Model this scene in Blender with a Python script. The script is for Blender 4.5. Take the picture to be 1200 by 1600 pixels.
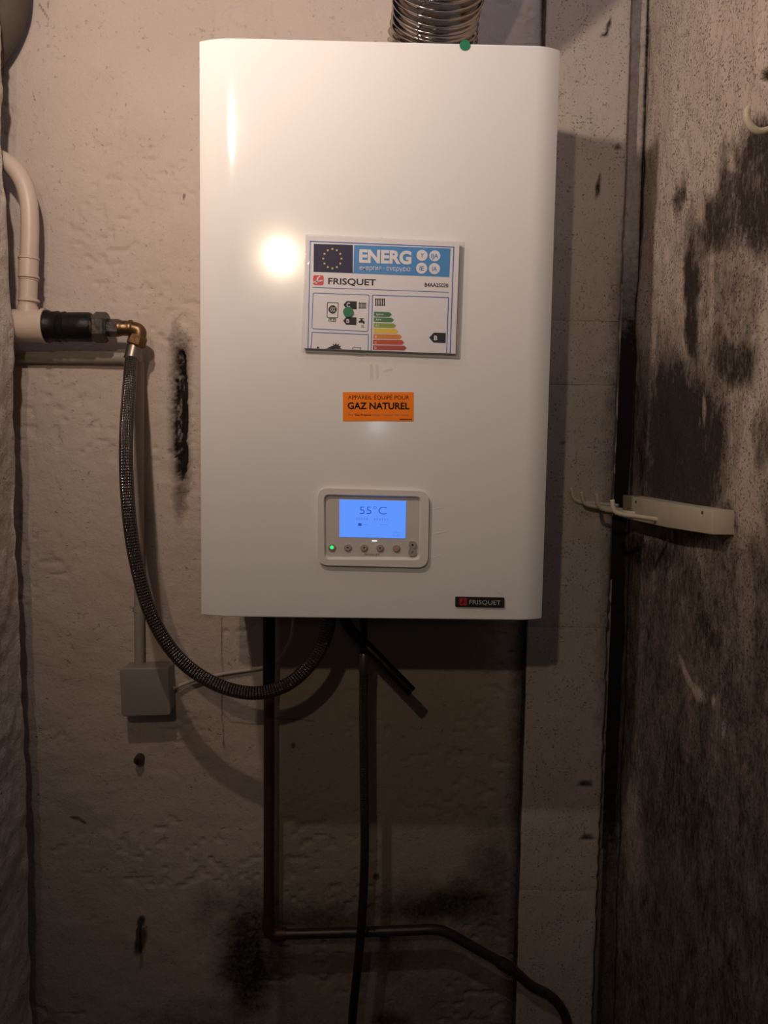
import bpy, bmesh, math, random
import numpy as np
from mathutils import Vector, Matrix

for o in list(bpy.data.objects):
    bpy.data.objects.remove(o, do_unlink=True)
scene = bpy.context.scene
COL = scene.collection
random.seed(7)
RNG = np.random.default_rng(11)

# ------------------------------------------------------------------ camera
IMG_W, IMG_H, FPX = 1200.0, 1600.0, 1288.3
CAM = Vector((0.0, -1.495, 1.55))
PITCH, YAW, ROLL = math.radians(4.842), math.radians(1.16), math.radians(0.90)
FWD = Vector((math.sin(YAW) * math.cos(PITCH), math.cos(YAW) * math.cos(PITCH), -math.sin(PITCH)))
_r = FWD.cross(Vector((0, 0, 1))).normalized()
_u = _r.cross(FWD)
RIGHT = _r * math.cos(ROLL) + _u * math.sin(ROLL)
UP = -_r * math.sin(ROLL) + _u * math.cos(ROLL)
cam_data = bpy.data.cameras.new('camera')
cam_data.sensor_fit = 'VERTICAL'
cam_data.sensor_height = 24.0
cam_data.lens = 24.0 * FPX / IMG_H
cam_data.clip_start = 0.01
cam = bpy.data.objects.new('camera', cam_data)
COL.objects.link(cam)
mw = Matrix((RIGHT, UP, -FWD)).transposed().to_4x4()
mw.translation = CAM
cam.matrix_world = mw
scene.camera = cam

# ------------------------------------------------------------------ light
scene.view_settings.view_transform = 'Standard'
scene.view_settings.look = 'None'
scene.view_settings.exposure = 0.0
scene.view_settings.gamma = 1.0
scene.view_settings.use_curve_mapping = False
world = bpy.data.worlds.new('world')
scene.world = world
world.use_nodes = True
world.node_tree.nodes['Background'].inputs[0].default_value = (0.75, 0.82, 1.0, 1)
world.node_tree.nodes['Background'].inputs[1].default_value = 0.012


def spot(name, loc, aim, power, color, radius, angle, blend=1.0):
    l = bpy.data.lights.new(name, 'SPOT')
    l.energy = power
    l.color = color
    l.shadow_soft_size = radius
    l.spot_size = math.radians(angle)
    l.spot_blend = blend
    o = bpy.data.objects.new(name, l)
    COL.objects.link(o)
    o.location = loc
    o.rotation_euler = (Vector(aim) - Vector(loc)).to_track_quat('-Z', 'Y').to_euler()
    return o


# small lamp hanging above and left of the photographer, and a shaded bulb behind
l = bpy.data.lights.new('cellar_lamp', 'AREA')
l.energy = 5.7
l.color = (1.0, 0.815, 0.70)
l.shape = 'RECTANGLE'
l.size, l.size_y = 0.03, 0.06
lo_ = bpy.data.objects.new('cellar_lamp', l)
COL.objects.link(lo_)
lo_.location = (-0.36, -0.90, 2.20)
lo_.rotation_euler = (Vector((-0.10, 0.0, 2.46)) - lo_.location).to_track_quat('-Z', 'Y').to_euler()
spot('cellar_lamp_far', (-0.30, -1.93, 2.16), (0.04, -0.22, 2.0), 17.0, (1.0, 0.77, 0.56), 0.017, 88)
# cool daylight added from above to tint the shade beside the flue; opening unseen
d = bpy.data.lights.new('added_daylight', 'AREA')
d.energy = 2.2
d.color = (0.55, 0.68, 1.0)
d.shape = 'RECTANGLE'
d.size, d.size_y = 0.5, 0.3
do = bpy.data.objects.new('added_daylight', d)
COL.objects.link(do)
do.location = (0.32, -0.70, 3.1)
do.rotation_euler = (Vector((0.25, 0.0, 2.2)) - do.location).to_track_quat('-Z', 'Y').to_euler()
# small light of the telephone held by the photographer
pl = bpy.data.lights.new('telephone_light', 'POINT')
pl.energy = 0.4
pl.color = (0.8, 0.9, 1.0)
pl.shadow_soft_size = 0.004
po = bpy.data.objects.new('telephone_light', pl)
COL.objects.link(po)
po.location = (0.025, -1.500, 1.60)


# ------------------------------------------------------------------ helpers: points
def ray(px, py):
    return (FWD + RIGHT * ((px - IMG_W / 2) / FPX) + UP * ((IMG_H / 2 - py) / FPX))


def at_y(px, py, y):
    r = ray(px, py)
    return CAM + r * ((y - CAM.y) / r.y)


def at_x(px, py, x):
    r = ray(px, py)
    return CAM + r * ((x - CAM.x) / r.x)


def project(P):
    d = P - np.array(CAM)
    r = d @ np.array(RIGHT)
    u = d @ np.array(UP)
    f = np.maximum(d @ np.array(FWD), 0.05)
    return IMG_W / 2 + FPX * r / f, IMG_H / 2 - FPX * u / f


# ------------------------------------------------------------------ helpers: objects
def tag(o, label=None, cat=None, group=None, kind=None):
    if label: o['label'] = label
    if cat: o['category'] = cat
    if group: o['group'] = group
    if kind: o['kind'] = kind
    return o


def thing(name, loc, label, cat, group=None):
    o = bpy.data.objects.new(name, None)
    o.empty_display_size = 0.05
    COL.objects.link(o)
    o.location = loc
    return tag(o, label, cat, group)


def world_loc(p):
    v = Vector((0, 0, 0))
    while p is not None:
        v += p.location
        p = p.parent
    return v


def link_mesh(name, me, mat, parent=None, origin=None):
    """me is in world coordinates; origin = where the object's pivot goes"""
    if mat is not None:
        me.materials.clear()
        me.materials.append(mat)
    if parent is not None:
        pw = world_loc(parent)
    else:
        pw = Vector((0, 0, 0))
    if origin is None:
        n = len(me.vertices)
        co = np.empty(n * 3, np.float32)
        me.vertices.foreach_get('co', co)
        co = co.reshape(-1, 3)
        lo, hi = co.min(0), co.max(0)
        origin = Vector(((lo[0] + hi[0]) / 2, (lo[1] + hi[1]) / 2, lo[2])).copy()
        origin = Vector([float(c) for c in origin])
    me.transform(Matrix.Translation(-Vector(origin)))
    o = bpy.data.objects.new(name, me)
    COL.objects.link(o)
    o.parent = parent
    o.location = Vector(origin) - pw
    return o


def bm_obj(name, bm, mat, parent=None, smooth=None, origin=None):
    bm.normal_update()
    me = bpy.data.meshes.new(name)
    bm.to_mesh(me)
    bm.free()
    if smooth is not None:
        me.shade_smooth()
        if smooth < 179:
            me.set_sharp_from_angle(angle=math.radians(smooth))
    return link_mesh(name, me, mat, parent, origin)


def bm_box(bm, c, s, bevel=0.0, seg=2):
    m = bmesh.new()
    bmesh.ops.create_cube(m, size=1.0)
    for v in m.verts:
        v.co = Vector((c[0] + v.co.x * s[0], c[1] + v.co.y * s[1], c[2] + v.co.z * s[2]))
    if bevel > 0:
        bmesh.ops.bevel(m, geom=list(m.edges), offset=bevel, segments=seg, profile=0.5, affect='EDGES')
    merge(bm, m)


def merge(bm, m):
    t = bpy.data.meshes.new('tmp')
    m.to_mesh(t)
    m.free()
    bm.from_mesh(t)
    bpy.data.meshes.remove(t)


def catmull(pts, n=12):
    pts = [Vector(p) for p in pts]
    P = [pts[0] * 2 - pts[1]] + pts + [pts[-1] * 2 - pts[-2]]
    out = []
    for i in range(1, len(P) - 2):
        a, b, c, e = P[i - 1], P[i], P[i + 1], P[i + 2]
        for k in range(n):
            t = k / n
            out.append(0.5 * ((2 * b) + (c - a) * t + (2 * a - 5 * b + 4 * c - e) * t * t + (3 * b - a - 3 * c + e) * t ** 3))
    out.append(pts[-1])
    return out


def tube_bm(path, radius, segs=20, caps=True, inner=None):
    """path of points, radius scalar or list; UV u around, v metres along"""
    path = [Vector(p) for p in path]
    n = len(path)
    rad = radius if isinstance(radius, (list, tuple, np.ndarray)) else [radius] * n
    bm = bmesh.new()
    uv = bm.loops.layers.uv.new('uv')
    tang = []
    for i in range(n):
        a = path[max(0, i - 1)]
        b = path[min(n - 1, i + 1)]
        tang.append((b - a).normalized())
    ref = Vector((0, -1, 0)) if abs(tang[0].y) < 0.9 else Vector((1, 0, 0))
    nrm = (ref - tang[0] * ref.dot(tang[0])).normalized()
    rings, lens, L = [], [], 0.0
    for i in range(n):
        if i:
            nrm = (nrm - tang[i] * nrm.dot(tang[i])).normalized()
            L += (path[i] - path[i - 1]).length
        bi = tang[i].cross(nrm)
        rings.append([bm.verts.new(path[i] + (nrm * math.cos(2 * math.pi * k / segs) + bi * math.sin(2 * math.pi * k / segs)) * rad[i]) for k in range(segs)])
        lens.append(L)
    for i in range(n - 1):
        for k in range(segs):
            k2 = (k + 1) % segs
            f = bm.faces.new((rings[i][k], rings[i][k2], rings[i + 1][k2], rings[i + 1][k]))
            us = (k / segs, (k + 1) / segs, (k + 1) / segs, k / segs)
            vs = (lens[i], lens[i], lens[i + 1], lens[i + 1])
            for lp, a, b in zip(f.loops, us, vs):
                lp[uv].uv = (a, b)
    if caps:
        bm.faces.new(rings[0][::-1])
        bm.faces.new(rings[-1])
    bmesh.ops.recalc_face_normals(bm, faces=bm.faces)
    return bm


def tube(name, path, radius, mat, parent=None, segs=20, smooth=50):
    return bm_obj(name, tube_bm(path, radius, segs), mat, parent, smooth)


def lathe(name, a, b, prof, mat, parent=None, segs=28, smooth=40):
    """profile = list of (t 0..1 along a->b, radius)"""
    a, b = Vector(a), Vector(b)
    ax = (b - a)
    z = ax.normalized()
    ref = Vector((0, -1, 0)) if abs(z.y) < 0.9 else Vector((1, 0, 0))
    x = (ref - z * ref.dot(z)).normalized()
    y = z.cross(x)
    bm = bmesh.new()
    rings = []
    for t, r in prof:
        rings.append([bm.verts.new(a + ax * t + (x * math.cos(2 * math.pi * (k + .5) / segs) + y * math.sin(2 * math.pi * (k + .5) / segs)) * r) for k in range(segs)])
    for i in range(len(rings) - 1):
        for k in range(segs):
            k2 = (k + 1) % segs
            bm.faces.new((rings[i][k], rings[i][k2], rings[i + 1][k2], rings[i + 1][k]))
    bm.faces.new(rings[0][::-1])
    bm.faces.new(rings[-1])
    bmesh.ops.recalc_face_normals(bm, faces=bm.faces)
    return bm_obj(name, bm, mat, parent, smooth)


def hexnut(name, a, b, r, mat, parent=None, ch=0.12):
    return lathe(name, a, b, [(0, r * .86), (ch, r), (1 - ch, r), (1, r * .86)], mat, parent, segs=6, smooth=20)


def poly_bm(loops, y0, y1):
    """extrude 2D outlines given as world (x, z) lists, between y1 (front, smaller) and y0 (back)"""
    bm = bmesh.new()
    for pts in loops:
        f = [bm.verts.new((p[0], y1, p[1])) for p in pts]
        bk = [bm.verts.new((p[0], y0, p[1])) for p in pts]
        n = len(pts)
        bm.faces.new(f)
        bm.faces.new(bk[::-1])
        for i in range(n):
            j = (i + 1) % n
            bm.faces.new((f[i], bk[i], bk[j], f[j]))
    bmesh.ops.recalc_face_normals(bm, faces=bm.faces)
    return bm


def px_pts(pts, y):
    return [(at_y(p[0], p[1], y).x, at_y(p[0], p[1], y).z) for p in pts]


def poly_px(name, pts, y, thick, mat, parent, origin=None):
    """flat printed / cut shape: outline in photograph pixels carried to the plane y"""
    return bm_obj(name, poly_bm([px_pts(pts, y)], y + thick, y), mat, parent)


def round_quad(c, r, n=5):
    """rounded quadrilateral outline; c = 4 corner points in order, r = radius in the same unit"""
    out = []
    for i in range(4):
        p = Vector((c[i][0], c[i][1]))
        a = (Vector(c[i - 1][:2]) - p).normalized()
        b = (Vector(c[(i + 1) % 4][:2]) - p).normalized()
        s, e = p + a * r, p + b * r
        for k in range(n + 1):
            t = k / n
            q = s * (1 - t) ** 2 + p * 2 * t * (1 - t) + e * t * t
            out.append((q.x, q.y))
    return out


def ring_px(name, outer, inner, y, thick, mat, parent, bevel_in=None):
    """frame between two outlines with equal point counts"""
    bm = bmesh.new()
    po_ = px_pts(outer, y)
    pi_ = px_pts(inner, y)
    n = len(po_)
    fo = [bm.verts.new((p[0], y, p[1])) for p in po_]
    bo = [bm.verts.new((p[0], y + thick, p[1])) for p in po_]
    fi = [bm.verts.new((p[0], y, p[1])) for p in pi_]
    pb = px_pts(bevel_in, y) if bevel_in else pi_
    bi = [bm.verts.new((p[0], y + thick, p[1])) for p in pb]
    for i in range(n):
        j = (i + 1) % n
        bm.faces.new((fo[i], fo[j], fi[j], fi[i]))
        bm.faces.new((fo[j], fo[i], bo[i], bo[j]))
        bm.faces.new((fi[i], fi[j], bi[j], bi[i]))
        bm.faces.new((bo[i], bi[i], bi[j], bo[j]))
    bmesh.ops.recalc_face_normals(bm, faces=bm.faces)
    return bm_obj(name, bm, mat, parent)


def circle_px(cx, cy, r, n=24):
    return [(cx + r * math.cos(2 * math.pi * k / n), cy + r * math.sin(2 * math.pi * k / n)) for k in range(n)]


def text_px(name, s, p0, p1, h, y, mat, parent, bold=0.0, thick=0.0002, shear=0.0):
    """lettering from p0 (left end of base line) to p1, cap height h, in photograph pixels on the plane y"""
    cu = bpy.data.curves.new(name, 'FONT')
    cu.body = s
    cu.size = 1.0
    cu.offset = bold
    cu.shear = shear
    cu.resolution_u = 4
    t = bpy.data.objects.new(name + '_src', cu)
    COL.objects.link(t)
    bpy.context.view_layer.update()
    dg = bpy.context.evaluated_depsgraph_get()
    me = bpy.data.meshes.new_from_object(t.evaluated_get(dg))
    cap = bpy.data.curves.new('cap', 'FONT')
    bpy.data.objects.remove(t)
    bpy.data.curves.remove(cu)
    bpy.data.curves.remove(cap)
    n = len(me.vertices)
    co = np.empty(n * 3, np.float32)
    me.vertices.foreach_get('co', co)
    co = co.reshape(-1, 3)
    x0, x1 = co[:, 0].min(), co[:, 0].max()
    a, b = at_y(p0[0], p0[1], y), at_y(p1[0], p1[1], y)
    ex = (b - a)
    L = ex.length
    ex.normalize()
    ez = Vector((-ex.z, 0, ex.x))
    hh = (at_y(p0[0], p0[1] - h, y) - a).length
    CAPH = 0.727
    u = (co[:, 0] - x0) / (x1 - x0) * L
    v = co[:, 1] / CAPH * hh
    new = np.array(a)[None, :] + u[:, None] * np.array(ex)[None, :] + v[:, None] * np.array(ez)[None, :]
    new[:, 1] = y
    me.vertices.foreach_set('co', new.astype(np.float32).ravel())
    me.update()
    return link_mesh(name, me, mat, parent)


# ------------------------------------------------------------------ helpers: noise
def vnoise(x, y, seed=0):
    r = np.random.default_rng(seed)
    T = r.random((256, 256))
    xi, yi = np.floor(x).astype(int), np.floor(y).astype(int)
    fx, fy = x - xi, y - yi
    fx = fx * fx * (3 - 2 * fx)
    fy = fy * fy * (3 - 2 * fy)
    a = T[xi % 256, yi % 256]
    b = T[(xi + 1) % 256, yi % 256]
    c = T[xi % 256, (yi + 1) % 256]
    e = T[(xi + 1) % 256, (yi + 1) % 256]
    return (a * (1 - fx) + b * fx) * (1 - fy) + (c * (1 - fx) + e * fx) * fy


def fbm(x, y, seed=0, octv=4):
    s, a, t = 0, 1.0, 0
    for k in range(octv):
        s = s + a * vnoise(x * 2 ** k + 17.3 * k, y * 2 ** k + 5.1 * k, seed + k)
        t += a
        a *= 0.5
    return s / t


def sstep(a, b, x):
    t = np.clip((x - a) / (b - a), 0, 1)
    return t * t * (3 - 2 * t)


def blob(X, Y, cx, cy, rx, ry, rot=0.0, soft=0.5):
    c, s = math.cos(math.radians(rot)), math.sin(math.radians(rot))
    u = ((X - cx) * c + (Y - cy) * s) / rx
    v = (-(X - cx) * s + (Y - cy) * c) / ry
    return 1 - sstep(1 - soft, 1 + soft, np.sqrt(u * u + v * v))


def seg_dist(X, Y, a, b):
    dx, dy = b[0] - a[0], b[1] - a[1]
    t = np.clip(((X - a[0]) * dx + (Y - a[1]) * dy) / (dx * dx + dy * dy), 0, 1)
    return np.hypot(X - a[0] - t * dx, Y - a[1] - t * dy)


def poly_dist(X, Y, pts):
    d = None
    for a, b in zip(pts[:-1], pts[1:]):
        e = seg_dist(X, Y, a, b)
        d = e if d is None else np.minimum(d, e)
    return d


# ------------------------------------------------------------------ materials
def new_mat(name):
    m = bpy.data.materials.new(name)
    m.use_nodes = True
    nt = m.node_tree
    return m, nt, nt.nodes['Principled BSDF']


def N(nt, typ, **kw):
    n = nt.nodes.new(typ)
    for k, v in kw.items():
        setattr(n, k, v)
    return n


def simple(name, col, rough=0.5, metal=0.0, noise=0.0, nscale=60.0, bump=0.0, coat=0.0, rough_var=0.0, spec=0.5):
    m, nt, p = new_mat(name)
    p.inputs['Roughness'].default_value = rough
    p.inputs['Metallic'].default_value = metal
    p.inputs['Coat Weight'].default_value = coat
    p.inputs['Coat Roughness'].default_value = 0.08
    p.inputs['Specular IOR Level'].default_value = spec
    geo = N(nt, 'ShaderNodeNewGeometry')
    nz = N(nt, 'ShaderNodeTexNoise')
    nz.inputs['Scale'].default_value = nscale
    nz.inputs['Detail'].default_value = 5
    nt.links.new(geo.outputs['Position'], nz.inputs['Vector'])
    mx = N(nt, 'ShaderNodeMix', data_type='RGBA')
    nt.links.new(nz.outputs['Fac'], mx.inputs[0])
    mx.inputs[6].default_value = (*[c * (1 - noise) for c in col], 1)
    mx.inputs[7].default_value = (*[min(1, c * (1 + noise)) for c in col], 1)
    nt.links.new(mx.outputs[2], p.inputs['Base Color'])
    if rough_var > 0:
        mr = N(nt, 'ShaderNodeMapRange')
        mr.inputs[3].default_value = max(0, rough - rough_var)
        mr.inputs[4].default_value = rough + rough_var
        nt.links.new(nz.outputs['Fac'], mr.inputs[0])
        nt.links.new(mr.outputs[0], p.inputs['Roughness'])
    if bump > 0:
        b = N(nt, 'ShaderNodeBump')
        b.inputs['Strength'].default_value = 0.6
        b.inputs['Distance'].default_value = bump
        nt.links.new(nz.outputs['Fac'], b.inputs['Height'])
        nt.links.new(b.outputs[0], p.inputs['Normal'])
    return m


def emit(name, col, strength):
    m, nt, p = new_mat(name)
    p.inputs['Base Color'].default_value = (*[c * .15 for c in col], 1)
    p.inputs['Emission Color'].default_value = (*col, 1)
    p.inputs['Emission Strength'].default_value = strength
    p.inputs['Roughness'].default_value = 0.25
    return m


def wall_mat(name, light, mid, dark, stretch=(1, 1, 1), speck=0.35, bump=0.003, breakup=0.5, speck_scale=120, second=None, rough=0.92, fine=220, lo=0.14, hi=0.88, spk=(0.60, 0.72, 0.40, 0.70)):
    """plaster: colour noise, dark specks, sooty stain and painted shade from the vertex attribute 'soot', optional second plaster colour from 'patch'"""
    m, nt, p = new_mat(name)
    L = nt.links
    p.inputs['Roughness'].default_value = rough
    p.inputs['Specular IOR Level'].default_value = 0.25
    geo = N(nt, 'ShaderNodeNewGeometry')
    mp = N(nt, 'ShaderNodeMapping')
    mp.inputs['Scale'].default_value = stretch
    L.new(geo.outputs['Position'], mp.inputs['Vector'])

    def noise(scale, detail=6, rough_=0.6, vec=None):
        n = N(nt, 'ShaderNodeTexNoise')
        n.inputs['Scale'].default_value = scale
        n.inputs['Detail'].default_value = detail
        n.inputs['Roughness'].default_value = rough_
        L.new((vec or mp).outputs[0] if vec is None else vec.outputs['Position'], n.inputs['Vector'])
        return n

    def math_(op, a, b=None, clamp=False):
        n = N(nt, 'ShaderNodeMath', operation=op)
        n.use_clamp = clamp
        for i, v in enumerate((a, b)):
            if v is None: continue
            if isinstance(v, (int, float)):
                n.inputs[i].default_value = v
            else:
                L.new(v, n.inputs[i])
        return n.outputs[0]

    def rng(v, a, b, c=0.0, e=1.0):
        n = N(nt, 'ShaderNodeMapRange')
        n.clamp = True
        n.inputs[1].default_value = a
        n.inputs[2].default_value = b
        n.inputs[3].default_value = c
        n.inputs[4].default_value = e
        L.new(v, n.inputs[0])
        return n.outputs[0]

    def mix(f, a, b):
        n = N(nt, 'ShaderNodeMix', data_type='RGBA')
        L.new(f, n.inputs[0])
        for i, v in ((6, a), (7, b)):
            if isinstance(v, tuple):
                n.inputs[i].default_value = (*v, 1)
            else:
                L.new(v, n.inputs[i])
        return n.outputs[2]

    big = noise(3.2, 5)
    medn = noise(22, 8, 0.65)
    col = mix(rng(big.outputs['Fac'], 0.3, 0.7), light, mid)
    col = mix(rng(medn.outputs['Fac'], 0.52, 0.75, 0, 0.55), col, mid)
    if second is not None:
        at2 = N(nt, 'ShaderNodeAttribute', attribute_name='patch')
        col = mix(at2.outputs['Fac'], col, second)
    sp = noise(speck_scale, 3, 0.6, geo)
    sp2 = noise(speck_scale * .22, 2, 0.5, geo)
    sp_f = math_('MULTIPLY', rng(sp.outputs['Fac'], spk[0], spk[1]), rng(sp2.outputs['Fac'], spk[2], spk[3]))
    col = mix(math_('MULTIPLY', sp_f, speck), col, dark)
    at = N(nt, 'ShaderNodeAttribute', attribute_name='soot_shade')
    streak = noise(30, 8, 0.7)
    fine_n = noise(140, 4, 0.7)
    s = math_('ADD', at.outputs['Fac'], math_('MULTIPLY', math_('SUBTRACT', streak.outputs['Fac'], 0.5), breakup))
    s = math_('ADD', s, math_('MULTIPLY', math_('SUBTRACT', fine_n.outputs['Fac'], 0.5), breakup * .9))
    sgate = rng(at.outputs['Fac'], 0.02, 0.2)
    s = math_('MULTIPLY', rng(s, lo, hi), sgate)
    col = mix(s, col, dark)
    L.new(col, p.inputs['Base Color'])
    b1 = N(nt, 'ShaderNodeBump')
    b1.inputs['Strength'].default_value = 1.0
    b1.inputs['Distance'].default_value = bump
    hn = math_('ADD', math_('MULTIPLY', medn.outputs['Fac'], 1.0), math_('MULTIPLY', noise(fine, 3, .6).outputs['Fac'], 0.16))
    hn = math_('SUBTRACT', hn, math_('MULTIPLY', sp_f, 0.35))
    L.new(hn, b1.inputs['Height'])
    L.new(b1.outputs[0], p.inputs['Normal'])
    return m


M = {}
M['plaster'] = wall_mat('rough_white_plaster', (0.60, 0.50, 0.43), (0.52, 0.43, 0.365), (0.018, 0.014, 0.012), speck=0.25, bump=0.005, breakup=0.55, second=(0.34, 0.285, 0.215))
M['right'] = wall_mat('sooty_plaster', (0.68, 0.56, 0.465), (0.50, 0.40, 0.325), (0.052, 0.038, 0.030), stretch=(1, 1, 0.5), speck=0.7, bump=0.005, breakup=0.95, speck_scale=270, lo=0.08, hi=0.94, spk=(0.54, 0.68, 0.30, 0.58))
M['pilaster'] = wall_mat('grey_cement', (0.54, 0.455, 0.375), (0.42, 0.355, 0.29), (0.03, 0.025, 0.02), stretch=(1, 1, 0.5), speck=0.75, bump=0.003, breakup=0.7, speck_scale=250, spk=(0.57, 0.70, 0.36, 0.62))
M['jamb'] = wall_mat('grey_render', (0.72, 0.62, 0.53), (0.60, 0.51, 0.43), (0.04, 0.032, 0.026), speck=0.5, bump=0.008, breakup=0.4)
M['floor'] = wall_mat('cellar_floor', (0.22, 0.19, 0.16), (0.15, 0.13, 0.11), (0.03, 0.025, 0.02), bump=0.004)
M['boiler'] = simple('white_enamel', (0.80, 0.785, 0.755), 0.13, noise=0.01, nscale=3, coat=0.0, rough_var=0.015, spec=0.34)
M['boiler_inside'] = simple('dark_sheet_steel', (0.05, 0.048, 0.045), 0.6, noise=0.2)
M['bezel'] = simple('white_plastic', (0.74, 0.70, 0.66), 0.38, noise=0.01, nscale=10)
M['plate'] = simple('grey_plastic_plate', (0.62, 0.57, 0.53), 0.45, noise=0.02, nscale=30)
M['button'] = simple('grey_button', (0.36, 0.325, 0.29), 0.5, noise=0.05)
M['ink'] = simple('black_ink', (0.008, 0.007, 0.010), 0.5, spec=0.15)
M['ink_soft'] = simple('faded_ink', (0.16, 0.13, 0.12), 0.5)
M['screen'] = emit('blue_backlit_screen', (0.115, 0.30, 1.0), 0.95)
M['screen_ink'] = emit('screen_digits', (0.02, 0.075, 0.42), 0.9)
M['screen_faint'] = emit('screen_faint_marks', (0.085, 0.235, 0.86), 0.9)
M['led_green'] = emit('green_led', (0.05, 0.9, 0.25), 1.0)
M['led_red'] = emit('red_mark', (0.8, 0.08, 0.05), 0.35)
M['led_white'] = emit('white_led', (0.8, 0.85, 1.0), 1.0)
M['orange'] = simple('orange_paper', (1.0, 0.235, 0.012), 0.5, noise=0.02, spec=0.2)
M['paper'] = simple('white_paper', (0.80, 0.76, 0.78), 0.45, noise=0.015, nscale=40)
M['blue'] = simple('label_blue', (0.035, 0.25, 0.60), 0.45)
M['line_blue'] = simple('label_line_blue', (0.045, 0.16, 0.50), 0.45)
M['navy'] = simple('label_navy', (0.012, 0.010, 0.055), 0.45, spec=0.15)
M['yellow'] = simple('star_yellow', (0.80, 0.62, 0.10), 0.45)
M['white_ink'] = simple('white_ink', (0.80, 0.76, 0.78), 0.45)
M['red'] = simple('logo_red', (0.65, 0.035, 0.045), 0.45)
for k, c in dict(g1=(0.015, 0.17, 0.05), g2=(0.02, 0.20, 0.06), g3=(0.25, 0.36, 0.03), y=(0.78, 0.55, 0.04), o=(0.72, 0.22, 0.02), r1=(0.55, 0.05, 0.02), r2=(0.42, 0.03, 0.02)).items():
    M['bar_' + k] = simple('bar_' + k, c, 0.45)
M['green_dot'] = simple('green_paper_dot', (0.010, 0.175, 0.078), 0.5, noise=0.1)
M['badge'] = simple('black_badge', (0.02, 0.018, 0.018), 0.35)
M['badge_red'] = simple('badge_red', (0.40, 0.035, 0.035), 0.4)
M['badge_ink'] = simple('badge_silver', (0.40, 0.38, 0.36), 0.4)
M['pvc'] = simple('beige_painted_pipe', (0.60, 0.485, 0.39), 0.42, noise=0.06, nscale=45, bump=0.0008)
M['black_rubber'] = simple('black_rubber', (0.006, 0.0055, 0.005), 0.42, noise=0.3, nscale=90, bump=0.0015, spec=0.25)
M['dark_steel'] = simple('dirty_steel', (0.10, 0.093, 0.085), 0.36, metal=0.9, noise=0.5, nscale=140, bump=0.0012, rough_var=0.12)
M['brass'] = simple('tarnished_brass', (0.20, 0.125, 0.062), 0.38, metal=0.95, noise=0.35, nscale=120, bump=0.0006, rough_var=0.1)
M['chrome'] = simple('polished_steel', (0.46, 0.42, 0.39), 0.13, metal=1.0, noise=0.08, nscale=80, rough_var=0.05)
M['ferrule'] = simple('pressed_steel', (0.22, 0.195, 0.17), 0.38, metal=0.9, noise=0.1)
M['copper'] = simple('tarnished_copper', (0.085, 0.032, 0.020), 0.45, metal=0.35, noise=0.4, nscale=70, rough_var=0.1)
M['old_pipe'] = simple('sooty_pipe', (0.06, 0.048, 0.040), 0.38, metal=0.5, noise=0.5, nscale=80, bump=0.0006)
M['conduit'] = simple('painted_conduit', (0.33, 0.285, 0.24), 0.55, noise=0.08, nscale=60, bump=0.0006)
M['box'] = simple('grey_junction_plastic', (0.29, 0.26, 0.23), 0.5, noise=0.03)
M['cable'] = simple('white_cable', (0.52, 0.46, 0.39), 0.5, noise=0.04)
M['cream'] = simple('cream_gloss_paint', (0.55, 0.47, 0.34), 0.45, noise=0.14, nscale=28, bump=0.001)
M['cream_wire'] = simple('cream_painted_wire', (0.58, 0.50, 0.36), 0.42, noise=0.08, nscale=60)
M['plug'] = simple('brown_wall_plug', (0.06, 0.045, 0.035), 0.6, noise=0.2)
M['lagging'] = simple('brown_pipe_lagging', (0.085, 0.066, 0.05), 0.8, noise=0.15, nscale=40, bump=0.002)
M['tape'] = None


def braid_mat(name, base, rough, around, pitch):
    m, nt, p = new_mat(name)
    L = nt.links
    p.inputs['Metallic'].default_value = 0.85
    p.inputs['Roughness'].default_value = rough
    uv = N(nt, 'ShaderNodeUVMap', uv_map='uv')
    sx = N(nt, 'ShaderNodeSeparateXYZ')
    L.new(uv.outputs[0], sx.inputs[0])

    def mt(op, a, b=None):
        n = N(nt, 'ShaderNodeMath', operation=op)
        for i, v in enumerate((a, b)):
            if v is None: continue
            if isinstance(v, (int, float)): n.inputs[i].default_value = v
            else: L.new(v, n.inputs[i])
        return n.outputs[0]
    u = mt('MULTIPLY', sx.outputs[0], around * 2 * math.pi)
    v = mt('MULTIPLY', sx.outputs[1], 2 * math.pi / pitch)
    h = mt('MULTIPLY', mt('SINE', mt('ADD', u, v)), mt('SINE', mt('SUBTRACT', u, v)))
    h = mt('MULTIPLY', mt('ADD', h, 1.0), 0.5)
    mx = N(nt, 'ShaderNodeMix', data_type='RGBA')
    L.new(h, mx.inputs[0])
    mx.inputs[6].default_value = (*[c * .12 for c in base], 1)
    mx.inputs[7].default_value = (*base, 1)
    L.new(mx.outputs[2], p.inputs['Base Color'])
    b = N(nt, 'ShaderNodeBump')
    b.inputs['Strength'].default_value = 1.0
    b.inputs['Distance'].default_value = 0.0012
    L.new(h, b.inputs['Height'])
    L.new(b.outputs[0], p.inputs['Normal'])
    return m


M['braid'] = braid_mat('steel_braid', (0.20, 0.18, 0.165), 0.17, 12, 0.0095)
M['braid_fine'] = braid_mat('grey_steel_braid', (0.12, 0.11, 0.10), 0.28, 10, 0.006)


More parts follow.
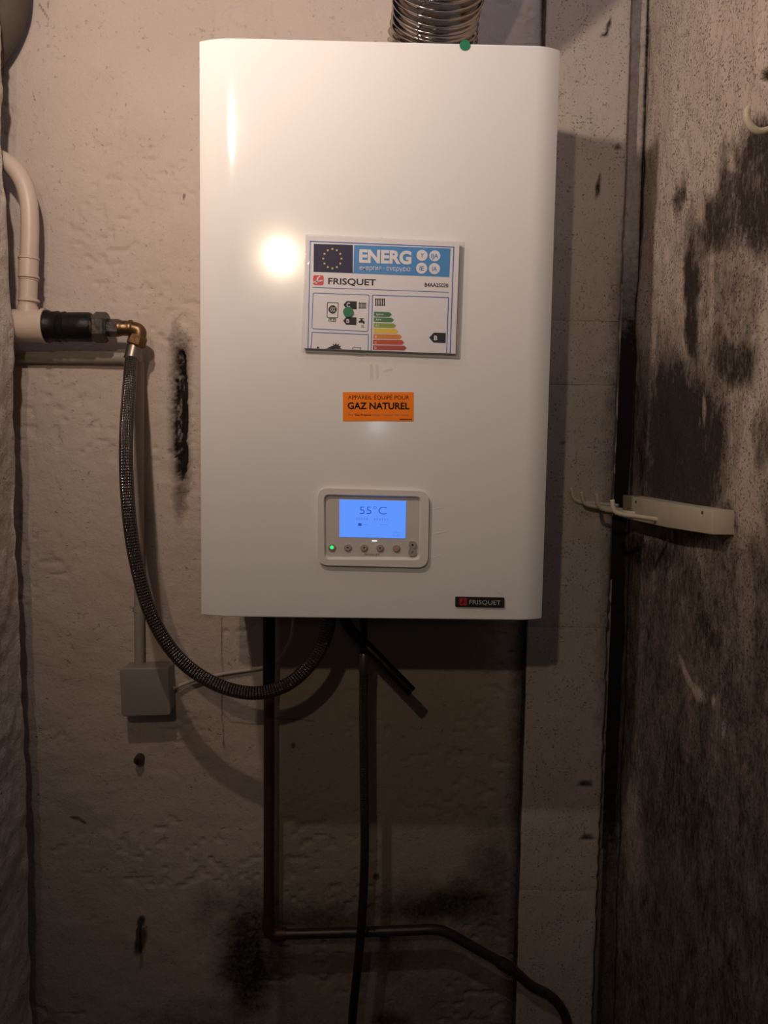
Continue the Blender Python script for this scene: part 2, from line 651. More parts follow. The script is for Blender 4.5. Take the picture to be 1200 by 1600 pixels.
def film_mat(name, alpha, rough=0.12, tint=0.97, base=0.02):
    m, nt, p = new_mat(name)
    L = nt.links
    out = nt.nodes['Material Output']
    tr = N(nt, 'ShaderNodeBsdfTransparent')
    tr.inputs[0].default_value = (tint, tint, tint, 1)
    p.inputs['Base Color'].default_value = (base, base, base, 1)
    p.inputs['Roughness'].default_value = rough
    geo = N(nt, 'ShaderNodeNewGeometry')
    nz = N(nt, 'ShaderNodeTexNoise')
    nz.inputs['Scale'].default_value = 45
    L.new(geo.outputs['Position'], nz.inputs['Vector'])
    b = N(nt, 'ShaderNodeBump')
    b.inputs['Distance'].default_value = 0.0015
    b.inputs['Strength'].default_value = 0.5
    L.new(nz.outputs['Fac'], b.inputs['Height'])
    L.new(b.outputs[0], p.inputs['Normal'])
    mx = N(nt, 'ShaderNodeMixShader')
    mx.inputs[0].default_value = alpha
    L.new(tr.outputs[0], mx.inputs[1])
    L.new(p.outputs[0], mx.inputs[2])
    L.new(mx.outputs[0], out.inputs[0])
    return m


M['sleeve'] = film_mat('clear_plastic_sleeve', 0.035, 0.08, 0.99, 0.55)
M['tape'] = film_mat('clear_tape', 0.22, 0.22, 1.0, 0.82)


# ------------------------------------------------------------------ structure
def axis(parts):
    """parts: list of (start, stop, step) -> strictly increasing coordinates"""
    out = []
    for a, b, s in parts:
        n = max(1, int(round((b - a) / s)))
        out += list(np.linspace(a, b, n, endpoint=False))
    out.append(parts[-1][1])
    return np.array(out)


def grid_mesh(name, A, B, fn, attrs, mat, flip=False, origin=(0, 0, 0)):
    """A x B lattice; fn(a, b) -> positions (n,3); attrs(P, px, py) -> dict of float attributes"""
    na, nb = len(A), len(B)
    a, b = np.meshgrid(A, B, indexing='ij')
    P = fn(a.ravel(), b.ravel())
    idx = np.arange(na * nb).reshape(na, nb)
    q = np.stack([idx[:-1, :-1], idx[1:, :-1], idx[1:, 1:], idx[:-1, 1:]], -1).reshape(-1, 4)
    if flip:
        q = q[:, ::-1]
    me = bpy.data.meshes.new(name)
    me.vertices.add(len(P))
    me.vertices.foreach_set('co', P.astype(np.float32).ravel())
    me.loops.add(len(q) * 4)
    me.loops.foreach_set('vertex_index', q.astype(np.int32).ravel())
    me.polygons.add(len(q))
    me.polygons.foreach_set('loop_start', np.arange(0, len(q) * 4, 4, dtype=np.int32))
    me.update()
    me.validate()
    me.shade_smooth()
    for k, v in attrs.items():
        at = me.attributes.new(k, 'FLOAT', 'POINT')
        at.data.foreach_set('value', v.astype(np.float32))
    return link_mesh(name, me, mat, None, Vector(origin))


XR = at_y(1011, 90, 0.0).x          # plane of the right-hand wall
ZTOP, XL = 2.62, -1.25

# --- back wall
GASH = [(283, 548), (281, 600), (280, 660), (283, 745)]


def gash_mid(py):
    return np.interp(py, [548, 575, 640, 700, 735, 752], [283.5, 283.5, 281.5, 281.5, 283, 284.5])


def gash_width(px, py):
    """1 inside the gash, 0 outside, with a ragged outline"""
    w = np.interp(py, [546, 556, 600, 650, 700, 735, 752], [0.0, 5.0, 8.5, 10.0, 9.5, 7.5, 0.0])
    w = np.maximum(w + 4.5 * (fbm(px / 7, py / 10, 5, 4) - .5), 0.01)
    e = np.abs(px - gash_mid(py)) / w
    return (1 - sstep(0.75, 1.35, e)) * ((py > 546) & (py < 752))


def back_attr(px, py):
    s = np.zeros_like(px)
    ox, oy = px, py
    px = px + 34 * (fbm(ox / 38, oy / 38, 61, 5) - .5)
    py = py + 34 * (fbm(ox / 38, oy / 38, 67, 5) - .5)
    warp_x, warp_y = px, py
    px, py = ox, oy
    # halo and inside of the open gash
    d = poly_dist(warp_x * .25 + px * .75, warp_y * .25 + py * .75, GASH)
    s = np.maximum(s, 0.80 * np.exp(-(d / 17) ** 2))
    s = np.maximum(s, 0.60 * blob(warp_x, py, 282, 768, 13, 46, soft=.8))
    s = np.maximum(s, 0.52 * blob(warp_x, py, 284, 532, 10, 30, soft=.8))
    g = gash_width(px, py)
    crust = 0.35 + 0.95 * fbm(px / 3.2, py / 6.0, 131, 3)
    inside = np.where(px > gash_mid(py) + 1.0, 1.25, crust)
    s = np.where(g > 0.5, inside, s)
    s = s - 0.55 * np.exp(-((g - 0.42) / 0.16) ** 2) * sstep(.35, .6, fbm(px / 5, py / 8, 137, 3))
    # sooty smears low down around the pipes
    for cx, cy, rx, ry, rot, k in [(392, 1500, 52, 110, 0, .85), (330, 1650, 140, 80, 0, .6), (500, 1436, 100, 30, 0, .62), (690, 1415, 120, 34, -4, .82), (612, 1490, 34, 46, 0, .6),
                                   (612, 1594, 30, 14, 0, .75), (775, 1390, 44, 110, 0, .58), (620, 1450, 220, 80, 0, .36), (330, 1420, 40, 40, 0, .4), (700, 1560, 120, 60, 0, .3)]:
        s = np.maximum(s, k * blob(warp_x, warp_y, cx, cy, rx, ry, rot, soft=.8))
    # dark seam against the pilaster
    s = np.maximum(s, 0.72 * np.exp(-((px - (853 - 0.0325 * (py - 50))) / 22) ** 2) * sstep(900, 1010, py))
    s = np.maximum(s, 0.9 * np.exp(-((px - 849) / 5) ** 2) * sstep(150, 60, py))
    # sooty strip beyond the pilaster, deepened to paint in the boiler's shadow
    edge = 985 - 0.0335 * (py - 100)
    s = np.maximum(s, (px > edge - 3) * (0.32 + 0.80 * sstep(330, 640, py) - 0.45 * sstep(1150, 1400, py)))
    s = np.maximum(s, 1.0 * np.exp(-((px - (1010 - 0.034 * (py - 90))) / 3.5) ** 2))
    # chips, holes, scratches
    for cx, cy, rx, ry, rot in [(118, 1279, 9, 3.2, 12), (128, 1284, 8, 2.6, 35), (458, 1165, 4, 5, 0), 
                                (588, 1370, 6, 6, 0), (220, 1440, 6, 10, 20), (288, 307, 2, 6, 5), (220, 1470, 9, 24, 15)]:
        s = np.maximum(s, 0.75 * blob(px, py, cx, cy, rx, ry, rot, soft=.35))
    for pts in [[(346, 965), (349, 1060), (347, 1110), (351, 1170)], [(347, 1110), (362, 1128), (408, 1131)], [(430, 1122), (492, 1126)], [(195, 1372), (240, 1370)],
                [(60, 5), (68, 17), (75, 30)], [(76, 0), (74, 12)]]:
        s = np.maximum(s, 0.55 * (1 - sstep(0.6, 2.4, poly_dist(px, py, pts))))
    return s


def back_fn(x, z):
    P = np.stack([x, np.zeros_like(x), z], 1)
    px, py = project(P)
    g = gash_width(px, py)
    y = -(fbm(x * 5, z * 5, 21) - .5) * 0.010 - (fbm(x * 24, z * 34, 33, 4) - .5) * 0.003
    smooth = sstep(425, 440, px) * sstep(940, 990, py)
    y = y * (1 - 0.85 * smooth)
    pit = sstep(0.70, 0.80, vnoise(x * 70, z * 90, 44)) * sstep(.45, .7, vnoise(x * 9, z * 9, 45))
    y = y + pit * 0.0025
    deep = np.where(px > gash_mid(py), 1.0, 0.35 + 0.7 * fbm(x * 160, z * 90, 51))
    y = y + 0.026 * g * deep
    y = y - 0.003 * np.exp(-((g - 0.25) / 0.2) ** 2)
    P[:, 1] = y
    return P


A = axis([(XL, -0.75, 0.05), (-0.75, 0.58, 0.003), (0.58, 0.75, 0.05)])
B = axis([(0.0, 0.36, 0.04), (0.36, 2.46, 0.003), (2.46, ZTOP, 0.04)])
aa, bb = np.meshgrid(A, B, indexing='ij')
pxb, pyb = project(np.stack([aa.ravel(), 0 * aa.ravel(), bb.ravel()], 1))
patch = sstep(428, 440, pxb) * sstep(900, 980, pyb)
patch = np.maximum(patch, 0.75 * sstep(40, 5, np.abs(pxb - 800)) * (pyb < 140) * 0)
wall = grid_mesh('wall_back', A, B, back_fn, dict(soot_shade=back_attr(pxb, pyb), patch=patch), M['plaster'])
tag(wall, 'rough cream plastered cellar wall behind the boiler', 'wall', kind='structure')


# --- right wall
def right_attr(px, py):
    s = np.full_like(px, 0.03)
    X = px + 46 * (fbm(px / 22, py / 75, 71, 5) - .5)
    Y = py + 90 * (fbm(px / 22, py / 75, 77, 5) - .5)
    s = np.maximum(s, 0.72 * sstep(790, 890, Y))
    # large dark field running down from the hook
    s = np.maximum(s, 0.92 * sstep(-14, 34, X - (1168 - (Y - 170) * 0.50)) * sstep(170, 215, Y) * sstep(455, 350, Y))
    s = np.maximum(s, 0.58 * sstep(1080, 1105, X) * sstep(350, 420, Y) * sstep(570, 490, Y) * sstep(1200, 1168, X))
    for cx, cy, rx, ry, rot, k in [(1071, 328, 9, 34, 8, .75), (1089, 480, 15, 120, 2, .95), (1066, 705, 88, 170, -4, 1.05), (1148, 560, 38, 54, 0, .85), (1195, 680, 20, 52, 0, .75),
                                   (1135, 830, 20, 42, 0, .8), (1200, 850, 16, 90, 0, .55), (1020, 870, 66, 44, 0, .9), (1100, 960, 30, 100, -25, .85), (1060, 1240, 76, 150, 0, .82), (1130, 1570, 90, 80, 0, .75),
                                   (1030, 1000, 50, 120, 0, .75), (1185, 330, 20, 40, 0, .4), (1170, 1300, 40, 90, 0, .7)]:
        s = np.maximum(s, k * blob(X, Y, cx, cy, rx, ry, rot, soft=.6))
    # pale scars inside the dark
    for cx, cy, rx, ry, rot, k in [(1075, 1060, 4, 34, -24, .7), (1090, 1082, 6, 14, -30, .6), (1115, 1095, 3, 8, 0, .6), (1130, 1140, 2.5, 12, 0, .5),
                                   (1100, 640, 3, 22, 0, .5), (1092, 660, 2, 10, 0, .4), (1165, 950, 12, 120, 0, .22), (990, 1300, 14, 90, -4, .35), (1115, 450, 4, 70, 0, .25), (1160, 740, 26, 90, 0, .25)]:
        s = s - k * blob(px, py, cx, cy, rx, ry, rot, soft=.5)
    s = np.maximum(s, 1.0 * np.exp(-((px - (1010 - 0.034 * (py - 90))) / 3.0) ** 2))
    s = np.maximum(s, 1.25 * blob(px, py, 1203, 116, 16, 9, -15, soft=.3))
    return np.clip(s, 0, 1.3)


def right_fn(y, z):
    P = np.stack([np.full_like(y, XR), y, z], 1)
    px, py = project(P)
    dx = (fbm(y * 8, z * 5, 81) - .5) * 0.010 + (fbm(y * 40, z * 26, 83) - .5) * 0.005
    dx = dx + 0.02 * blob(px, py, 1203, 116, 14, 8, -15, soft=.3)
    P[:, 0] += dx
    return P


A2 = axis([(-2.4, -0.80, 0.05), (-0.80, 0.004, 0.003)])
B2 = axis([(0.0, 0.36, 0.04), (0.36, 2.46, 0.0035), (2.46, ZTOP, 0.04)])
aa, bb = np.meshgrid(A2, B2, indexing='ij')
pp = np.stack([np.full(aa.size, XR), aa.ravel(), bb.ravel()], 1)
pxr, pyr = project(pp)
sr = np.where(aa.ravel() < -0.8, 0.5, right_attr(pxr, pyr))
wall = grid_mesh('wall_right', A2, B2, right_fn, dict(soot_shade=sr), M['right'])
tag(wall, 'sooty plaster wall on the right', 'wall', kind='structure')


# --- pilaster of stacked cement blocks, standing 3 cm proud of the back wall
PY = -0.032
plx0, plx1 = at_y(852, 60, PY).x, at_y(985, 100, PY).x
zcuts = [0.0] + [at_y(900, q, PY).z for q in (1392, 980, 601, 501)] + [ZTOP]
pil = bpy.data.objects.new('trim_1', None)
COL.objects.link(pil)
pil.location = ((plx0 + plx1) / 2, 0, 0)
tag(pil, 'grey cement pilaster of stacked blocks in the right corner', 'pilaster', kind='structure')
for i in range(len(zcuts) - 1):
    z0, z1 = zcuts[i] + 0.0002, zcuts[i + 1] - 0.0002
    # closed section: left side, front, right side
    sec = [(plx0, 0.02)] + [(plx0, y) for y in np.linspace(0.0, PY + .002, 8)]
    sec += [(x, PY) for x in np.linspace(plx0 + .002, plx1 - .003, 34)]
    sec += [(plx1, y) for y in np.linspace(PY + .003, 0.0, 8)] + [(plx1, 0.02)]
    sec = np.array(sec)
    tt = np.arange(len(sec)) * 0.004
    zz = axis([(z0, z1, 0.006)])
    ti, zi = np.meshgrid(np.arange(len(sec)), zz, indexing='ij')
    ti, zi = ti.ravel(), zi.ravel()
    sx, sy = sec[ti, 0], sec[ti, 1]
    nx = np.where(ti < 9, -1.0, np.where(ti > 42, 1.0, 0.0))
    ny = np.where((ti >= 9) & (ti <= 42), -1.0, 0.0)
    k = (fbm(tt[ti] * 30, zi * 20, 91 + i) - .5) * 0.004
    chip = sstep(0.55, 0.8, vnoise(zi * 60, ti * 0 + 3.0, 97)) * 0.0018 * np.exp(-((tt[ti] - tt[43]) / .004) ** 2)
    edge = 0.0007 * (np.exp(-((zi - z0) / .003) ** 2) + np.exp(-((zi - z1) / .003) ** 2))
    P = np.stack([sx + nx * k - chip, sy + ny * (k - edge) + chip, zi], 1)
    P0 = np.stack([sx, sy, zi], 1)
    qx, qy = project(P0)
    so = 0.06 + 0.5 * np.exp(-((qx - (985 - 0.0335 * (qy - 100))) / 22) ** 2) * sstep(300, 480, qy) * sstep(1300, 1000, qy)
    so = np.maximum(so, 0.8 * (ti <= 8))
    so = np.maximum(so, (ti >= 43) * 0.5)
    for cx, cy, rx, ry, rot in [(880, 690, 7, 2.5, 0), (951, 40, 3, 14, 12), (944, 56, 6, 3, 0), (935, 290, 4, 20, 8), (915, 1224, 14, 4, 0), (918, 1308, 14, 4, 0), (965, 230, 5, 5, 0)]:
        so = np.maximum(so, 0.85 * blob(qx, qy, cx, cy, rx, ry, rot, soft=.4))
    nb = len(zz)
    idx = np.arange(len(sec) * nb).reshape(len(sec), nb)
    q = np.stack([idx[:-1, :-1], idx[1:, :-1], idx[1:, 1:], idx[:-1, 1:]], -1).reshape(-1, 4).tolist()
    q.append([int(v) for v in idx[::-1, 0]])
    q.append([int(v) for v in idx[:, -1]])
    q.append([int(idx[0, 0]), int(idx[0, -1]), int(idx[-1, -1]), int(idx[-1, 0])]) if False else None
    q = [f for f in q if f is not None]
    me = bpy.data.meshes.new('block')
    me.from_pydata(P.tolist(), [], q)
    me.shade_smooth()
    me.set_sharp_from_angle(angle=math.radians(50))
    at = me.attributes.new('soot_shade', 'FLOAT', 'POINT')
    at.data.foreach_set('value', so.astype(np.float32))
    link_mesh('block', me, M['pilaster'], pil)

# --- door jamb on the left: a thick rendered wall whose worn edge hides the pipe run behind it
JY = -0.085
jx = at_y(16, 420, JY).x
sec = [(-1.25, JY)] + [(x, JY) for x in np.linspace(-1.15, jx - .012, 16)]
for k in range(1, 8):
    t = k / 8 * math.pi / 2
    sec.append((jx - .012 + .012 * math.sin(t), JY - .012 + .012 * math.cos(t)))
sec += [(jx, y) for y in np.linspace(JY - .012, JY - 0.34, 66)] + [(jx, y) for y in np.linspace(JY - 0.36, -2.3, 40)]
sec = np.array(sec)
zz = axis([(0.0, 0.36, 0.04), (0.36, 2.46, 0.006), (2.46, ZTOP, 0.04)])
arc = np.concatenate([[0], np.cumsum(np.hypot(*np.diff(sec, axis=0).T))])
ti, zi = np.meshgrid(np.arange(len(sec)), zz, indexing='ij')
ti, zi = ti.ravel(), zi.ravel()
nrm = np.where(ti <= 16, 0.0, np.where(ti >= 24, 1.0, .7))
k = (fbm(arc[ti] * 9, zi * 7, 111) - .5) * 0.022 + (fbm(arc[ti] * 40, zi * 40, 113) - .5) * 0.007
lean_z = [at_y(30, q_, JY).z for q_ in (1600, 1100, 560, 300, 80)]
lean = np.interp(zi, lean_z, [0.0145, 0.0100, 0.0035, -0.002, -0.007])
P = np.stack([sec[ti, 0] + nrm * k + lean, sec[ti, 1] + np.where(ti <= 16, 1, 0.3 * (ti < 24)) * k, zi], 1)
nb = len(zz)
idx = np.arange(len(sec) * nb).reshape(len(sec), nb)
q = np.stack([idx[:-1, :-1], idx[:-1, 1:], idx[1:, 1:], idx[1:, :-1]], -1).reshape(-1, 4).tolist()
me = bpy.data.meshes.new('wall_left')
me.from_pydata(P.tolist(), [], q)
me.shade_smooth()
at = me.attributes.new('soot_shade', 'FLOAT', 'POINT')
at.data.foreach_set('value', (0.12 + 0.1 * fbm(arc[ti] * 6, zi * 6, 115)).astype(np.float32))
o = link_mesh('wall_left', me, M['jamb'], None, Vector((0, 0, 0)))
tag(o, 'grey rendered wall end at the left edge', 'wall', kind='structure')

bm = bmesh.new()
bm_box(bm, (-0.25, -1.1, -0.03), (2.2, 2.7, 0.06))
tag(bm_obj('floor', bm, M['floor']), 'dark cellar floor', 'floor', kind='structure')


# ------------------------------------------------------------------ boiler
FY = -0.305                                   # plane of the flat front
bx0, bx1 = -0.2423, 0.2607                   # outer edges of the front cover
bz0, bz1 = 1.55 - 0.2576, 1.55 + 0.5514
EDGE_D = 0.0118
boiler = thing('gas_boiler', ((bx0 + bx1) / 2, -0.145, bz0), 'large white wall-hung gas boiler with a blue display', 'boiler')

# front cover: flat sheet whose two long sides roll back, then return to the casing
sec = []
w_l, w_r = 0.0525, 0.0350
n = 14
for k in range(n + 1):
    t = k / n
    sec.append((bx0 + w_l * t, FY + EDGE_D * (1 - t) ** 2))
sec += [(x, FY) for x in np.linspace(bx0 + w_l, bx1 - w_r, 24)[1:-1]]
for k in range(n + 1):
    t = k / n
    sec.append((bx1 - w_r * (1 - t), FY + EDGE_D * t ** 2))
outer = sec
back = [(bx1 - 0.0005, FY + EDGE_D + .0025), (bx1 - 0.004, FY + EDGE_D + .006), (bx1 - 0.006, FY + .10), (bx0 + 0.006, FY + .10), (bx0 + 0.004, FY + EDGE_D + .006), (bx0 + 0.0005, FY + EDGE_D + .0025)]
loop = outer + back
bm = bmesh.new()
lo = [bm.verts.new((p[0], p[1], bz0)) for p in loop]
hi = [bm.verts.new((p[0], p[1], bz1)) for p in loop]
for i in range(len(loop)):
    j = (i + 1) % len(loop)
    bm.faces.new((lo[i], lo[j], hi[j], hi[i]))
ft = bm.faces.new(hi)
fb = bm.faces.new(lo[::-1])
bmesh.ops.recalc_face_normals(bm, faces=bm.faces)
rim = [e for f in (ft, fb) for e in f.edges]
bmesh.ops.bevel(bm, geom=rim, offset=0.0018, segments=2, profile=0.5, affect='EDGES')
cover = bm_obj('front_cover', bm, M['boiler'], boiler, smooth=12)

bm = bmesh.new()
bm_box(bm, ((bx0 + bx1) / 2, (FY + .10 - .006) / 2, (bz0 + bz1) / 2 + .008), (bx1 - bx0 - .014, -(FY + .10) - .006, bz1 - bz0 - .02), 0.003)
bm_obj('casing', bm, M['boiler'], boiler)
bm = bmesh.new()
bm_box(bm, ((bx0 + bx1) / 2, (FY + .10) / 2, bz0 + .006), (bx1 - bx0 - .03, -(FY + .10) - .03, .012), 0.002)
bm_box(bm, (bx0 + .06, -.12, bz0 - .004), (.03, .10, .02), 0.003)
bm_box(bm, (bx1 - .10, -.11, bz0 - .006), (.05, .09, .024), 0.003)
bm_obj('bottom_tray', bm, M['boiler_inside'], boiler)
# creases left by the peeled protective film, low on the cover
for (a, b, w) in [((672, 797), (694, 792), 1.6), ((671, 836), (702, 829), 2.0), ((671, 873), (694, 866), 1.4), ((487, 783), (497, 784), 1.2), ((740, 956), (788, 946), 2.0), ((770, 919), (792, 934), 1.4)]:
    A_, B_ = at_y(*a, FY), at_y(*b, FY)
    pth = [A_.lerp(B_, t) for t in np.linspace(0, 1, 9)]
    rr = [0.0002 + w * .0003 * math.sin(math.pi * t) ** .7 for t in np.linspace(0, 1, 9)]
    m = tube_bm(pth, rr, 8)
    for v in m.verts:
        v.co.y = FY + (v.co.y - FY) * 0.22 - .00005
    bm_obj('film_crease', m, M['boiler'], cover, smooth=179)


def under(px, y, dz=0.001):
    p = at_y(px, 960, y)
    return Vector((p.x, y, bz0 - dz))


def z4(u, v):
    return (490 + u / 6.0, 755 + v / 6.0)


# control panel
OUT = round_quad([(496.5, 762.5), (670.5, 767.5), (668.5, 887), (496, 883)], 17, 6)
INN = round_quad([z4(95, 104), z4(1012, 124), z4(1003, 722), z4(100, 716)], 9, 6)
INB = round_quad([z4(112, 128), z4(985, 146), z4(978, 690), z4(118, 686)], 6, 6)
panel = ring_px('control_panel', OUT, INN, FY - 0.0065, 0.0068, M['bezel'], boiler, INB)
poly_px('panel_plate', INB, FY - 0.0012, 0.001, M['plate'], panel)
SY = FY - 0.0020
poly_px('display', [z4(243, 153), z4(868, 168), z4(860, 518), z4(243, 503)], SY, 0.001, M['screen'], panel)
text_px('display_digits', '55°C', z4(432, 289), z4(683, 293), 12.6, SY - .0003, M['screen_ink'], panel, bold=-0.012)
for i in range(13):                                     # faint unreadable row under the temperature
    u = 398 + i * 24
    if i in (5, 6): continue
    poly_px('display_mark', [z4(u, 322 + i * .6), z4(u + 13, 322 + i * .6), z4(u + 13, 345 + i * .6), z4(u, 345 + i * .6)], SY - .0003, .0001, M['screen_faint'], panel)
poly_px('display_mark', [z4(417, 375), z4(450, 376), z4(450, 401), z4(417, 400)], SY - .0003, .0001, M['screen_ink'], panel)
for u, w in ((458, 50), (625, 70)):
    poly_px('display_mark', [z4(u, 384), z4(u + w, 385), z4(u + w, 392), z4(u, 391)], SY - .0003, .0001, M['screen_faint'], panel)
ring_px('display_ok_frame', round_quad([z4(742, 456), z4(808, 458), z4(808, 501), z4(742, 499)], 2.2, 3), round_quad([z4(747, 461), z4(803, 463), z4(803, 496), z4(747, 494)], 1.8, 3), SY - .0003, .0001, M['screen_faint'], panel)
text_px('display_ok', 'OK', z4(757, 488), z4(794, 490), 3.4, SY - .0003, M['screen_faint'], panel)
for u, v, kind in [(172, 600, 'green'), (320, 601, ''), (472, 603, ''), (622, 605, ''), (775, 608, 'red')]:
    c = at_y(*z4(u, v), SY)
    r = 6.0 * 0.000915
    b = lathe('button', (c.x, FY - .001, c.z), (c.x, FY - .0042, c.z), [(0, r), (.7, r), (1, r * .8)], M['button'], panel, segs=24)
    if kind == 'green':
        tag(b, 'round button with a lit green ring')
        lathe('button_light', (c.x, FY - .0040, c.z), (c.x, FY - .0047, c.z), [(0, r * .5), (1, r * .45)], M['led_green'], b, segs=20)
    elif kind == 'red':
        tag(b, 'round button with a red mark')
        lathe('button_mark', (c.x, FY - .0040, c.z), (c.x, FY - .0046, c.z), [(0, r * .28), (1, r * .25)], M['led_red'], b, segs=12)
    else:
        lathe('button_mark', (c.x, FY - .0040, c.z), (c.x, FY - .0046, c.z), [(0, r * .2), (1, r * .18)], M['ink'], b, segs=12)
for u, v, up in [(927, 577, 1), (925, 648, -1)]:
    b = poly_px('arrow_button', round_quad([z4(u - 36, v - 34), z4(u + 36, v - 33), z4(u + 35, v + 36), z4(u - 36, v + 35)], 4.5, 5), FY - .0042, .003, M['button'], panel)
    s = 12
    poly_px('button_mark', [z4(u - s, v + s * .7 * up), z4(u + s, v + s * .7 * up), z4(u, v - s * up)], FY - .0045, .0003, M['ink' if up > 0 else 'ink_soft'], b)
text_px('panel_lettering', 'FRISQUET', z4(476, 676), z4(620, 679), 3.0, FY - .0016, M['ink_soft'], panel)
poly_px('panel_light', round_quad([z4(546, 535), z4(596, 536), z4(594, 548), z4(548, 547)], .9, 3), FY - .0018, .0006, M['led_white'], panel)


# brand badge
def z8(u, v):
    return (680 + u / 5.4545, 880 + v / 5.4545)


badge = poly_px('brand_badge', round_quad([z8(171, 286), z8(589, 293), z8(588, 379), z8(171, 371)], 1.6, 3), FY - .0025, .0027, M['badge'], boiler)
lg = poly_px('logo', round_quad([z8(206, 299), z8(270, 300), z8(270, 361), z8(206, 359)], 1.4, 3), FY - .0028, .0003, M['badge_red'], badge)
poly_px('logo_stroke', [z8(222, 352), z8(230, 352), z8(246, 309), z8(238, 309)], FY - .0031, .0002, M['badge'], lg)
poly_px('logo_stroke', [z8(212, 336), z8(262, 326), z8(262, 331), z8(212, 341)], FY - .0031, .0002, M['badge'], lg)
text_px('badge_lettering', 'FRISQUET', z8(290, 349), z8(558, 355), 6.9, FY - .0029, M['badge_ink'], badge, bold=0.01)

# old tape marks on the cover
for pts in ([(577, 569), (582, 568), (583, 592), (578, 592)], [(586, 570), (591, 569), (592, 590), (588, 591)], [(598, 579), (612, 575), (614, 577), (600, 582)]):
    poly_px('tape_mark', pts, FY - .0006, .0004, M['tape'], cover)


# ------------------------------------------------------------------ stickers
def z2(u, v):
    return (480 + u / 4.706, 560 + v / 4.706)


OY = FY - .0006
c = at_y(591, 658, OY)
stk = thing('warning_sticker', (c.x, FY, c.z), 'orange rectangular gas sticker in the middle of the boiler front', 'sticker')
poly_px('sticker_paper', [z2(262, 248), z2(782, 248), z2(782, 461), z2(262, 461)], OY, .0005, M['orange'], stk)
text_px('lettering', 'APPAREIL ÉQUIPÉ POUR', z2(300, 301), z2(750, 302), 6.7, OY - .0002, M['ink'], stk, bold=-0.004)
text_px('lettering', 'GAZ NATUREL', z2(297, 371), z2(752, 373), 10.4, OY - .0002, M['ink'], stk, bold=0.028)
text_px('lettering', 'Pour', z2(303, 421), z2(343, 421), 3.0, OY - .0002, M['ink_soft'], stk)
text_px('lettering', 'Gaz Propane', z2(350, 421), z2(470, 421), 3.0, OY - .0002, M['ink'], stk, bold=.02)
text_px('lettering', "changer l'injecteur (voir notice)", z2(476, 421), z2(745, 422), 3.0, OY - .0002, M['ink_soft'], stk)
for i in range(7):
    u = 682 + i * 13
    poly_px('print_mark', [z2(u, 444), z2(u + 9, 444), z2(u + 9, 453), z2(u, 453)], OY - .0002, .0001, M['ink'], stk)


def dot_sticker(cx, cy, r, y, label):
    o = poly_px('round_sticker', circle_px(cx, cy, r, 32), y, .0005, M['green_dot'], None)
    tag(o, label, 'sticker', 'round green stickers')
    c = at_y(cx, cy + r, y)
    return o


dot_sticker(726.5, 70.5, 8.4, FY - .0010, 'round green sticker on the top rim of the boiler below the flue')


# ------------------------------------------------------------------ energy label in a clear sleeve
def z1(u, v):
    return (460 + u / 4.2857, 350 + v / 4.2857)


LY = FY - 0.0085
c = at_y(595, 556, LY)
lab = thing('energy_label', (c.x, FY, c.z), 'folded white and blue energy label in a clear plastic sleeve', 'label')
PC = [z1(78, 78), z1(1106, 124), z1(1078, 868), z1(60, 830)]
paper = poly_px('paper', PC, LY, .0042, M['paper'], lab)
poly_px('folded_back', [z1(82, 84), z1(1100, 132), z1(1074, 862), z1(64, 824)], LY + .0046, .0036, M['paper'], lab)
Q = LY - .0003
Q2 = LY - .0006
Q3 = LY - .0009


def zp(pts):
    return [z1(*p) for p in pts]


# outer blue line, open at the folded lower edge
for a in ([(104, 112), (1070, 152), (1070, 158), (104, 119)], [(104, 112), (110, 112), (93, 832), (87, 832)], [(1064, 152), (1071, 152), (1046, 866), (1039, 866)]):
    poly_px('blue_line', zp(a), Q, .0002, M['line_blue'], paper)
flag = poly_px('flag', zp([(130, 133), (391, 140), (390, 329), (128, 320)]), Q, .0002, M['navy'], paper)
for k in range(12):
    a = math.pi * 2 * k / 12
    cx, cy = 254 + 61 * math.sin(a), 232 - 65 * math.cos(a)
    st = []
    for j in range(10):
        r = 9.5 if j % 2 == 0 else 4
        st.append((cx + r * math.sin(j * math.pi / 5), cy - r * math.cos(j * math.pi / 5)))
    poly_px('star', zp(st), Q2, .0002, M['yellow'], flag)
ban = poly_px('blue_banner', zp([(400, 140), (1045, 164), (1038, 355), (395, 330)]), Q, .0002, M['blue'], paper)
text_px('banner_lettering', 'ENERG', z1(433, 254), z1(783, 266), 20.0, Q2, M['white_ink'], ban, bold=0.045)
text_px('banner_lettering', 'енергия · ενεργεια', z1(435, 306), z1(778, 316), 7.6, Q2, M['white_ink'], ban, bold=0.0)
for (u, v, s, w) in [(855, 210, 'Y', 22), (940, 213, 'IJA', 48), (852, 296, 'IE', 30), (938, 299, 'IA', 32)]:
    dsc = poly_px('banner_disc', [z1(*p) for p in circle_px(u, v, 37, 28)], Q2, .0002, M['white_ink'], ban)
    text_px('disc_lettering', s, z1(u - w / 2, v + 15), z1(u + w / 2, v + 16), 7.4, Q3, M['blue'], paper, bold=0.01)
lg = poly_px('logo', round_quad(zp([(126, 342), (197, 344), (195, 410), (124, 408)]), 3.2, 4), Q, .0002, M['red'], paper)
poly_px('logo_stroke', zp([(140, 400), (150, 400), (162, 362), (174, 352), (172, 346), (153, 358)]), Q2, .0002, M['white_ink'], lg)
poly_px('logo_stroke', zp([(126, 386), (188, 374), (190, 381), (128, 393)]), Q2, .0002, M['white_ink'], lg)
text_px('brand_lettering', 'FRISQUET', z1(226, 402), z1(545, 411), 10.0, Q, M['ink'], paper, bold=0.018)
text_px('number_lettering', 'B4AA25020', z1(872, 418), z1(1030, 424), 6.0, Q, M['ink'], paper, bold=0.02)
poly_px('rule_line', zp([(120, 422), (1036, 455), (1036, 459), (120, 426)]), Q, .0002, M['line_blue'], paper)


